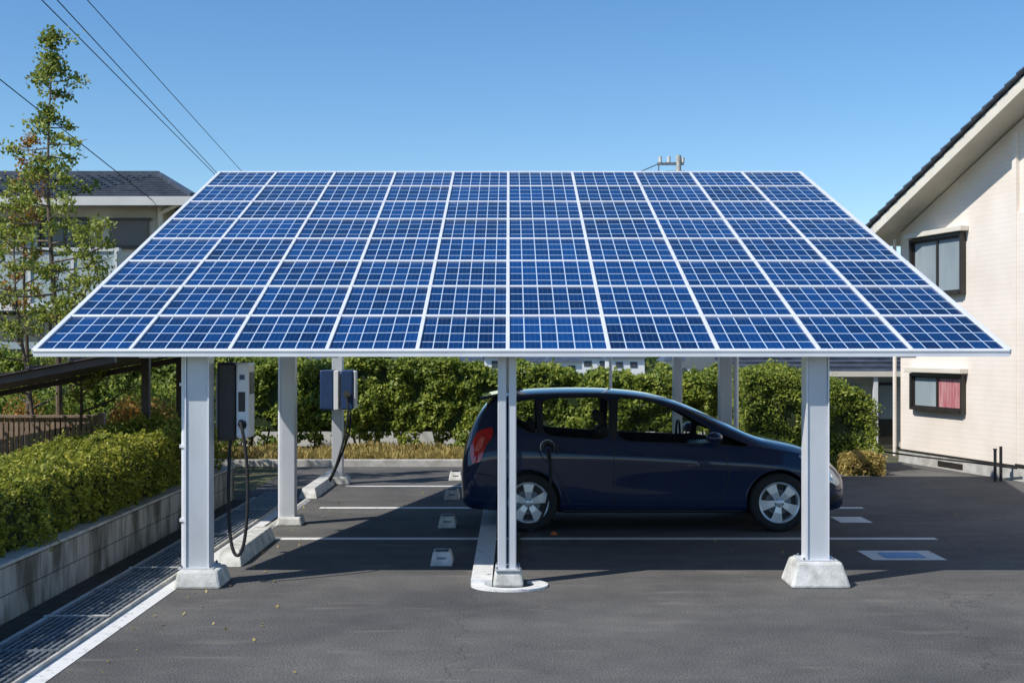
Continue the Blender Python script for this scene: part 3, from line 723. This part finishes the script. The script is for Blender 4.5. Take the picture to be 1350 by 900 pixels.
def blob_leaves(cl,n,size,name,mat,parent=None):
    P=[]
    for (x,y,z,rx,ry,rz) in cl:
        k=int(n*(rx*rz)/sum(c[3]*c[5] for c in cl))
        for _ in range(k):
            v=Vector((random.gauss(0,1),random.gauss(0,1),random.gauss(0,1))).normalized()*(random.random()**.45)
            q=1+.35*nz(x+v.x*rx,y+v.y*ry,z+v.z*rz,3)
            P.append((x+v.x*rx*q,y+v.y*ry*q,z+v.z*rz*q))
    return leaves(name,P,size,mat,parent,nbias=(-.4,-.6,.7))
blob_leaves([(-8.6+random.random()*4.4,19.2+random.random()*2,.5+random.random()*.75,.45,.4,.42) for _ in range(26)],20000,.07,'shrub_mass',MAT['leaf_back'])
blob_leaves([(-7.6+random.random()*3.0,18.6,.45+random.random()*.5,.3,.3,.3) for _ in range(9)],5000,.06,'autumn_shrub',MAT['leaf_orange'])

def tree(name,base,H,r0,lev,leafn,size,mat,lean=(0,0),rad=lambda t:.5,clump=.16,zmin=.3,up=(.25,.7)):
    e=empty(name,base)
    path=[]
    for i in range(13):
        t=i/12; path.append(Vector((lean[0]*t+.05*math.sin(t*7),lean[1]*t+.04*math.sin(t*5+1),H*t)))
    w=MB()
    for i in range(12): w.cyl(path[i],path[i+1],r0*(1-i/12.6),r0*(1-(i+1)/12.6),9)
    tips=[];P=[]
    for k in range(lev):
        t=zmin+(1-zmin)*((k+random.random()*.8)/lev); t=min(t,.985); i=min(11,int(t*12)); p=path[i].lerp(path[i+1],t*12-i)
        a=k*2.4+random.uniform(-.5,.5); L0=rad(t)*random.uniform(.45,1.2)
        q=p+Vector((math.cos(a)*L0,math.sin(a)*L0,L0*random.uniform(*up)))
        m_=p.lerp(q,.5)+Vector((0,0,-.06*L0))
        w.cyl(p,m_,.018*(1.15-t)+.004,.012*(1.15-t)+.003,5); w.cyl(m_,q,.012*(1.15-t)+.003,.003,5)
        for s_ in range(3):
            u=random.uniform(.45,1.05); c=p.lerp(q,u)+Vector((random.gauss(0,.05),random.gauss(0,.05),random.gauss(0,.04))); tips.append((c,clump*random.uniform(.5,1.1)))
            w.cyl(p.lerp(q,u*.8),c,.004,.002,4)
    tips.append((path[-1],clump*.5))
    w.obj('trunk_and_limbs',MAT['bark'],e,smooth=True)
    tot=sum(c[1] for c in tips)
    for c,cr in tips:
        for _ in range(int(leafn*cr/tot)):
            v=Vector((random.gauss(0,.5),random.gauss(0,.5),random.gauss(0,.32)))*cr; P.append(tuple(c+v))
    leaves('foliage',P,size,mat,e,aspect=.6,nbias=(-.4,-.5,.7))
    return e
def radA(t):
    if t>.62: return (.06+.58*min(1,(1-t)/.27))*(0.62+.42*math.sin(t*52))
    return .45+.5*max(0,math.sin((t-.3)*9))
tree('young_tree',(-6.02,17.0,0),6.1,.055,60,7000,.062,MAT['leaf_tree'],(-.05,0),radA,.15,.28,up=(.0,.35))
tree('young_tree',(-6.55,17.6,0),4.1,.04,32,3800,.06,MAT['leaf_tree'],(-.25,0),lambda t:.3+.6*(1-t),.17,.25)
tree('autumn_tree',(-7.0,18.4,0),4.9,.045,24,2200,.06,MAT['leaf_orange'],(.15,0),lambda t:.2+.45*(1-t),.15,.45)
tree('young_tree',(-5.7,16.6,0),3.5,.03,28,3400,.055,MAT['leaf_tree'],(.35,0),lambda t:.3+.45*(1-t),.16,.3)

# ------------------------------------------------------------ fence + shelter
fe=empty('slatted_fence')
w=MB(); x=-9.2
while x<-5.45: w.box(x,x+.045,16.98,17.02,.1,1.0); x+=.068
w.obj('slats',MAT['fence'],fe)
MB().box(-9.2,-5.451,17.021,17.05,.25,.30).box(-9.2,-5.451,17.021,17.05,.82,.87).box(-5.45,-5.37,16.96,17.06,0,1.06).box(-9.2,-5.452,16.95,17.07,1.0,1.03).obj('rails_and_post',MAT['fence'],fe)
sh=empty('bicycle_shelter')
def shz(x): return 1.86-(-4.1-x)*.19
w=MB(); ya,yb=13.3,16.7
w.beam((-4.12,ya+.1,shz(-4.12)-.06),(-7.6,ya+.1,shz(-7.6)-.06),.08,.07); w.beam((-4.12,yb-.1,shz(-4.12)-.06),(-7.6,yb-.1,shz(-7.6)-.06),.08,.07)
for k in range(9):
    x=-4.15-k*.42; w.beam((x,ya-.02,shz(x)+.022),(x,yb+.02,shz(x)+.022),.035,.03)
w.obj('roof_frame',MAT['shelter'],sh)
w=MB(); za,zc=shz(-4.1),shz(-7.7); w.raw([(-4.1,ya,za),(-7.7,ya,zc),(-7.7,yb,zc),(-4.1,yb,za),(-4.1,ya,za-.012),(-7.7,ya,zc-.012),(-7.7,yb,zc-.012),(-4.1,yb,za-.012)],[(0,1,2,3),(7,6,5,4),(0,4,5,1),(1,5,6,2),(2,6,7,3),(3,7,4,0)])
w.obj('roof_sheet',MAT['shelter'],sh)
MB().box(-4.30,-4.21,14.95,15.04,.3,1.80).box(-4.30,-4.21,16.5,16.59,.0,1.78).box(-7.4,-7.31,16.5,16.59,0,1.18).box(-7.4,-7.31,13.4,13.5,0,1.18).obj('posts',MAT['shelter'],sh,bevel=.006)

# ------------------------------------------------------------ houses
def window(x0,x1,z0,z1,y,parent,panes,fr=.05,dep=.05,fm='frame'):
    f=MB()
    f.box(x0-fr,x0,y-dep,y+.01,z0-fr,z1+fr); f.box(x1,x1+fr,y-dep,y+.01,z0-fr,z1+fr)
    f.box(x0,x1,y-dep+.002,y+.01,z1,z1+fr); f.box(x0,x1,y-dep-.02,y+.01,z0-fr,z0)
    f.obj('window_frame',MAT[fm],parent)
    n=len(panes); f=MB()
    for i in range(n):
        a=x0+(x1-x0)*i/n;b2=x0+(x1-x0)*(i+1)/n; o=.004*i
        f.box(a+.001,a+.028,y-.036-o,y-.006-o,z0,z1) ; f.box(b2-.028,b2-.001,y-.036-o,y-.006-o,z0,z1)
        f.box(a+.03,b2-.03,y-.034-o,y-.006-o,z1-.028,z1-.001); f.box(a+.03,b2-.03,y-.034-o,y-.006-o,z0+.001,z0+.028)
    f.obj('window_sash',MAT[fm],parent)
    for i,m_ in enumerate(panes):
        a=x0+(x1-x0)*i/n;b2=x0+(x1-x0)*(i+1)/n
        MB().raw([(a,y-.012-.004*i,z0),(b2,y-.012-.004*i,z0),(b2,y-.012-.004*i,z1),(a,y-.012-.004*i,z1)],[(0,1,2,3)]).obj('window_glass',m_,parent)
h=empty('gabled_house',(6.57,21.8,0),math.atan2(-.974,.227))
ev,sl=3.86,.40
Wd=9.2; rz_=ev+sl*Wd/2
v=[(0,0,.0),(Wd,0,.0),(Wd,0,ev),(Wd/2,0,rz_),(0,0,ev)]; v+=[(x,8,z) for x,y,z in v]
MB().raw(v,[(0,1,2,3,4),(9,8,7,6,5),(0,5,6,1),(1,6,7,2),(0,4,9,5)]).obj('walls',MAT['cream'],h)
MB().box(3.2,3.3,-.06,-.001,.25,5.05).obj('corner_board',MAT['cream'],h)
MB().box(3.3,Wd,-.05,-.001,.25,ev).obj('projecting_bay',MAT['cream'],h)
MB().box(-.02,Wd+.02,-.03,-.001,.0,.20).obj('foundation',MAT['conc'],h)
MB().box(-.02,Wd+.02,-.045,-.031,.20,.225).obj('base_flashing',MAT['frame'],h)
oh=.50
w=MB();wt=MB();tl=MB()
for sg in(0,1):
    def U(x): return x if sg==0 else Wd-x
    def zz(x): return ev+.14+sl*x
    a,b2=-.5,Wd/2
    pts=[(U(a),zz(a)),(U(b2),zz(b2))]
    vv=[]
    for yy in(-oh,8.4):
        vv+=[(pts[0][0],yy,pts[0][1]-.12),(pts[1][0],yy,pts[1][1]-.12),(pts[1][0],yy,pts[1][1]),(pts[0][0],yy,pts[0][1])]
    w.raw(vv,[(0,1,2,3),(7,6,5,4),(0,4,5,1),(1,5,6,2),(2,6,7,3),(3,7,4,0)])
    vv=[]
    for yy in(-oh-.03,-oh-.003):
        vv+=[(pts[0][0],yy,pts[0][1]-.20),(pts[1][0],yy,pts[1][1]-.20),(pts[1][0],yy,pts[1][1]-.03),(pts[0][0],yy,pts[0][1]-.03)]
    wt.raw(vv,[(0,1,2,3),(7,6,5,4),(0,4,5,1),(1,5,6,2),(2,6,7,3),(3,7,4,0)])
    x=a
    while x<b2-.05:
        x2=min(x+.27,b2); tl.beam((U(x-.02),-oh-.06+(8.46)/2,zz(x)+.035),(U(x2),-oh-.06+8.46/2,zz(x2)+.012),8.52,.03); 
        tl.cyl((U(x),-oh-.055,zz(x)+.03),(U(x2),-oh-.055,zz(x2)+.02),.035,.03,8); x+=.27
w.obj('roof_deck',MAT['trim'],h); wt.obj('barge_board',MAT['trim'],h); tl.obj('roof_tiles',MAT['tile'],h)
window(.46,1.90,2.80,3.66,-.002,h,[MAT['pane'],MAT['pane']],.045,.09)
MB().box(.34,2.02,-.15,-.003,3.72,3.80).obj('shutter_box',MAT['trim'],h,bevel=.008)
window(.46,1.90,.95,1.46,-.002,h,[MAT['pane'],MAT['curtain_pink']],.045,.08)
MB().box(.36,2.0,-.15,-.003,1.52,1.60).obj('shutter_box',MAT['trim'],h,bevel=.008)
MB().box(1.2,1.9,-.036,-.030,.03,.12).obj('foundation_vent',MAT['frame'],h)
MB().cyl((-.02,-.10,.1),(-.02,-.10,3.75),.03).obj('downpipe',MAT['cream'],h,smooth=True)
bo=empty('service_pipes',(6.95,18.55,0))
MB().cyl((0,0,0),(0,0,.45),.022).cyl((.09,.02,0),(.09,.02,.50),.022).cyl((0,0,.45),(0,0,.47),.03).obj('pipes',MAT['black'],bo,smooth=True)
tube('garden_hose',[(5.9,20.9,.26),(6.4,20.2,.20),(6.9,19.2,.22),(7.2,18.4,.2)],.014,MAT['wire'],None,spline='N')

h2=empty('two_storey_house')
MB().box(-20,-8.3,30,38,0,5.32).obj('walls',MAT['beige'],h2)
ex0,ex1,ey0,ey1,ez=-21,-7.25,29.3,39.0,5.34; rx0,rx1,ryy,rzz=-17,-9.0,34.0,6.45
MB().raw([(ex0,ey0,ez),(ex1,ey0,ez),(ex1,ey1,ez),(ex0,ey1,ez),(rx0,ryy,rzz),(rx1+ -.3,ryy,rzz)],[(0,1,5,4),(1,2,5),(2,3,4,5),(3,0,4),(0,3,2,1)]).obj('hip_roof',MAT['tile'],h2)
w=MB(); rxr=rx1-.3
for k in range(1,11):
    t=k/11; z=ez+(rzz-ez)*t+.02; yy=ey0+(ryy-ey0)*t
    w.beam((ex0+4*t,yy,z),(ex1+(rxr-ex1)*t,yy,z),.05,.03)
    w.beam((ex1+(rxr-ex1)*t,yy,z),(ex1+(rxr-ex1)*t,ey1-(ey1-ryy)*t,z),.05,.03)
for k in range(28):
    x=-16.8+k*.27; w.beam((x-.6,ey0,ez+.03),(x,ryy,rzz+.02),.035,.03)
w.beam((ex1,ey0,ez+.05),(rxr,ryy,rzz+.05),.12,.10); w.beam((rx0,ryy,rzz+.06),(rxr,ryy,rzz+.06),.16,.14)
w.obj('tile_courses',MAT['tile'],h2)
MB().box(ex0,ex1,ey0-.06,ey0-.001,ez-.18,ez+.02).box(ex1+.001,ex1+.06,ey0,ey1,ez-.18,ez+.02).obj('fascia_gutter',MAT['greyw'],h2)
MB().cyl((-8.15,29.9,0),(-8.15,29.9,5.2),.06).cyl((-8.15,29.9,5.05),(-7.6,29.4,5.2),.05).obj('downpipe',MAT['trim'],h2,smooth=True)
MB().box(-9.35,-8.45,29.93,29.995,4.30,4.88).obj('shutter',MAT['shutter'],h2)
MB().box(-9.42,-8.38,29.9,29.94,4.22,4.3).box(-9.42,-8.38,29.9,29.94,4.88,4.94).obj('shutter_frame',MAT['frame'],h2)
window(-12.6,-11.0,4.2,4.9,29.998,h2,[MAT['pane_dark'],MAT['pane']],.06,.06)
window(-10.9,-9.9,4.3,4.9,29.998,h2,[MAT['pane_dark'],MAT['pane_dark']],.06,.06)
MB().box(-20,-8.7,28.4,28.5,2.9,4.05).obj('balcony_parapet',MAT['corr'],h2)
MB().box(-20,-8.65,28.36,28.54,4.05,4.13).box(-20,-8.65,28.36,29.98,2.75,2.9).obj('balcony_trim',MAT['greyw'],h2)
w=MB()
for k in range(12): x=-8.72-k*.95; w.box(x-.03,x+.03,28.36,28.398,2.9,4.05)
w.obj('balcony_mullions',MAT['greyw'],h2)
for x in(-8.75,-11.5,-14.5): MB().box(x-.06,x+.06,28.4,28.5,0,2.75).obj('balcony_post',MAT['greyw'],h2)
window(-12.2,-10.0,2.0,2.72,29.998,h2,[MAT['pane'],MAT['pane'],MAT['pane']],.06,.06)
MB().box(-19,-8.9,27.5,28.2,1.9,2.05).box(-19,-8.9,28.2,28.3,0,1.9).obj('ground_floor_lean_to',MAT['corr'],h2)

h3=empty('low_outbuilding')
MB().box(4.3,9.5,25.0,30,0,1.50).obj('walls',MAT['greyw'],h3)
w=MB(); w.raw([(4.0,24.4,1.46),(9.8,24.4,1.46),(9.8,27.5,2.2),(4.0,27.5,2.2),(4.0,30.6,1.46),(9.8,30.6,1.46)],[(0,1,2,3),(3,2,5,4),(0,3,4),(1,5,2),(0,4,5,1)]); w.obj('roof',MAT['tile'],h3)
w=MB()
for k in range(9): t=k/9; w.beam((4.0,24.4+3.1*t,1.48+.74*t),(9.8,24.4+3.1*t,1.48+.74*t),.05,.03)
w.obj('tile_courses',MAT['tile'],h3)
MB().box(3.98,9.82,24.36,24.399,1.38,1.48).obj('fascia',MAT['trim'],h3)
MB().box(7.06,7.42,24.95,24.995,.05,1.25).obj('door',MAT['frame'],h3); MB().box(7.10,7.38,24.94,24.949,.55,1.2).obj('door_glass',MAT['pane'],h3)
MB().box(6.2,6.75,24.96,24.995,.0,1.2).obj('garage_shutter',MAT['corr'],h3)
MB().box(5.9,6.0,24.41,24.5,0,1.38).box(6.85,6.93,24.41,24.5,0,1.38).obj('porch_post',MAT['whitep'],h3)
MB().box(7.6,7.9,24.5,24.8,0,.4).obj('meter_box',MAT['greyw'],h3)

dt=empty('distant_houses')
w=MB();rr=MB();ww=MB()
for i in range(18):
    x=-14+i*1.9+random.uniform(-.5,.5); y=random.uniform(60,85); W_=random.uniform(.8,1.5); hh=random.uniform(1.2,1.55)
    w.box(x-W_,x+W_,y,y+3,0,hh)
    ww.box(x-W_*.6,x-W_*.2,y-.03,y-.001,hh-.55,hh-.2).box(x+W_*.2,x+W_*.6,y-.03,y-.001,hh-.55,hh-.2)
    rr.raw([(x-W_-.15,y-.2,hh),(x+W_+.15,y-.2,hh),(x+W_+.15,y+3.2,hh),(x-W_-.15,y+3.2,hh),(x-W_+.3,y+1.5,hh+.5),(x+W_-.3,y+1.5,hh+.5)],[(0,1,5,4),(1,2,5),(2,3,4,5),(3,0,4),(0,3,2,1)])
w.obj('house_walls',MAT['whitep'],dt); rr.obj('house_roofs',MAT['tile'],dt); ww.obj('house_windows',MAT['pane_dark'],dt)
blob_leaves([(random.uniform(-40,50),random.uniform(95,140),random.uniform(.3,1.0),3.0,2,1.0) for _ in range(60)],12000,.6,'distant_trees',MAT['leaf_dark'])

# ------------------------------------------------------------ utility poles and wires
up=empty('utility_pole',(7.75,60,0))
MB().cyl((0,0,0),(0,0,10.9),.16,.12).obj('pole',MAT['conc'],up,smooth=True)
MB().box(-1.0,.25,-.06,.06,10.45,10.57).box(-.6,.3,-.05,.05,10.1,10.18).box(-.95,-.90,-.05,.05,10.1,10.45).obj('cross_arm',MAT['grate'],up)
MB().cyl((-.85,0,10.57),(-.85,0,10.85),.08).cyl((-.45,0,10.57),(-.45,0,10.85),.08).cyl((.2,0,10.57),(.2,0,10.8),.08).obj('insulators',MAT['greyw'],up)
up2=empty('utility_pole',(-12.2,60,0))
MB().cyl((0,0,0),(0,0,8.5),.16,.11).box(-.6,.9,-.06,.06,8.1,8.2).obj('pole',MAT['conc'],up2)
up3=empty('utility_pole',(-9.1,19,0))
MB().cyl((0,0,0),(0,0,10.2),.16,.11).box(-.6,.9,-.06,.06,9.5,9.6).obj('pole',MAT['conc'],up3)
pl=empty('power_lines')
def wire(a,b2,sag=.12,r=.012,name='wire'):
    a=Vector(a);b2=Vector(b2); pts=[]
    for i in range(25):
        t=i/24; p=a.lerp(b2,t); p.z-=sag*4*t*(1-t); pts.append(p)
    tube(name,pts,r,MAT['wire'],pl,res=1)
def ext(a,b2,y): return a+(b2-a)*((y-a.y)/(b2.y-a.y))
A0=Vector((-9.85,25,9.4));A1=Vector((-12.18,60,8.36)); wire(ext(A0,A1,19),A1,.0,.013)
A0=Vector((-9.5,25,9.4));A1=Vector((-12.35,60,8.58)); wire(ext(A0,A1,19),A1,.0,.013)
A0=Vector((-8.9,25,9.4));A1=Vector((-11.65,60,9.13)); wire(ext(A0,A1,19),A1,.0,.011)
wire((-9.2,19,7.18),(-8.15,29.4,5.25),.0,.010,'service_drop')
wire((6.9,60,10.55),(-4,75,9.0),.5,.02)

# ------------------------------------------------------------ light, sky, camera
sv=Vector((-.80,-.50,1)).normalized()
el=math.asin(sv.z); az=math.atan2(sv.x,sv.y)
wd=bpy.data.worlds.new('World'); scn.world=wd; wd.use_nodes=True
nt=wd.node_tree; bg=nt.nodes['Background']; sk=nt.nodes.new('ShaderNodeTexSky'); sk.sky_type='NISHITA'; sk.sun_disc=False
sk.sun_elevation=el; sk.sun_rotation=az; sk.air_density=1.0; sk.dust_density=.1; sk.ozone_density=4.0; sk.altitude=0
hs=nt.nodes.new('ShaderNodeHueSaturation'); hs.inputs['Saturation'].default_value=1.2
nt.links.new(sk.outputs[0],hs.inputs['Color']); nt.links.new(hs.outputs[0],bg.inputs[0]); bg.inputs[1].default_value=.145
sl_=bpy.data.lights.new('sun','SUN'); sl_.energy=5.0; sl_.angle=math.radians(.5); sl_.color=(1,.95,.87)
so=bpy.data.objects.new('sun',sl_); COL.objects.link(so); so.rotation_euler=sv.to_track_quat('Z','Y').to_euler()
cam=bpy.data.cameras.new('camera'); co=bpy.data.objects.new('camera',cam); COL.objects.link(co)
co.location=(0,0,1.9); co.rotation_euler=(math.radians(90),0,0)
cam.sensor_width=36; cam.lens=1700/1350*36; cam.shift_y=10/1350; cam.clip_end=3000
scn.camera=co
scn.view_settings.view_transform='Standard'; scn.view_settings.look='None'; scn.view_settings.exposure=0
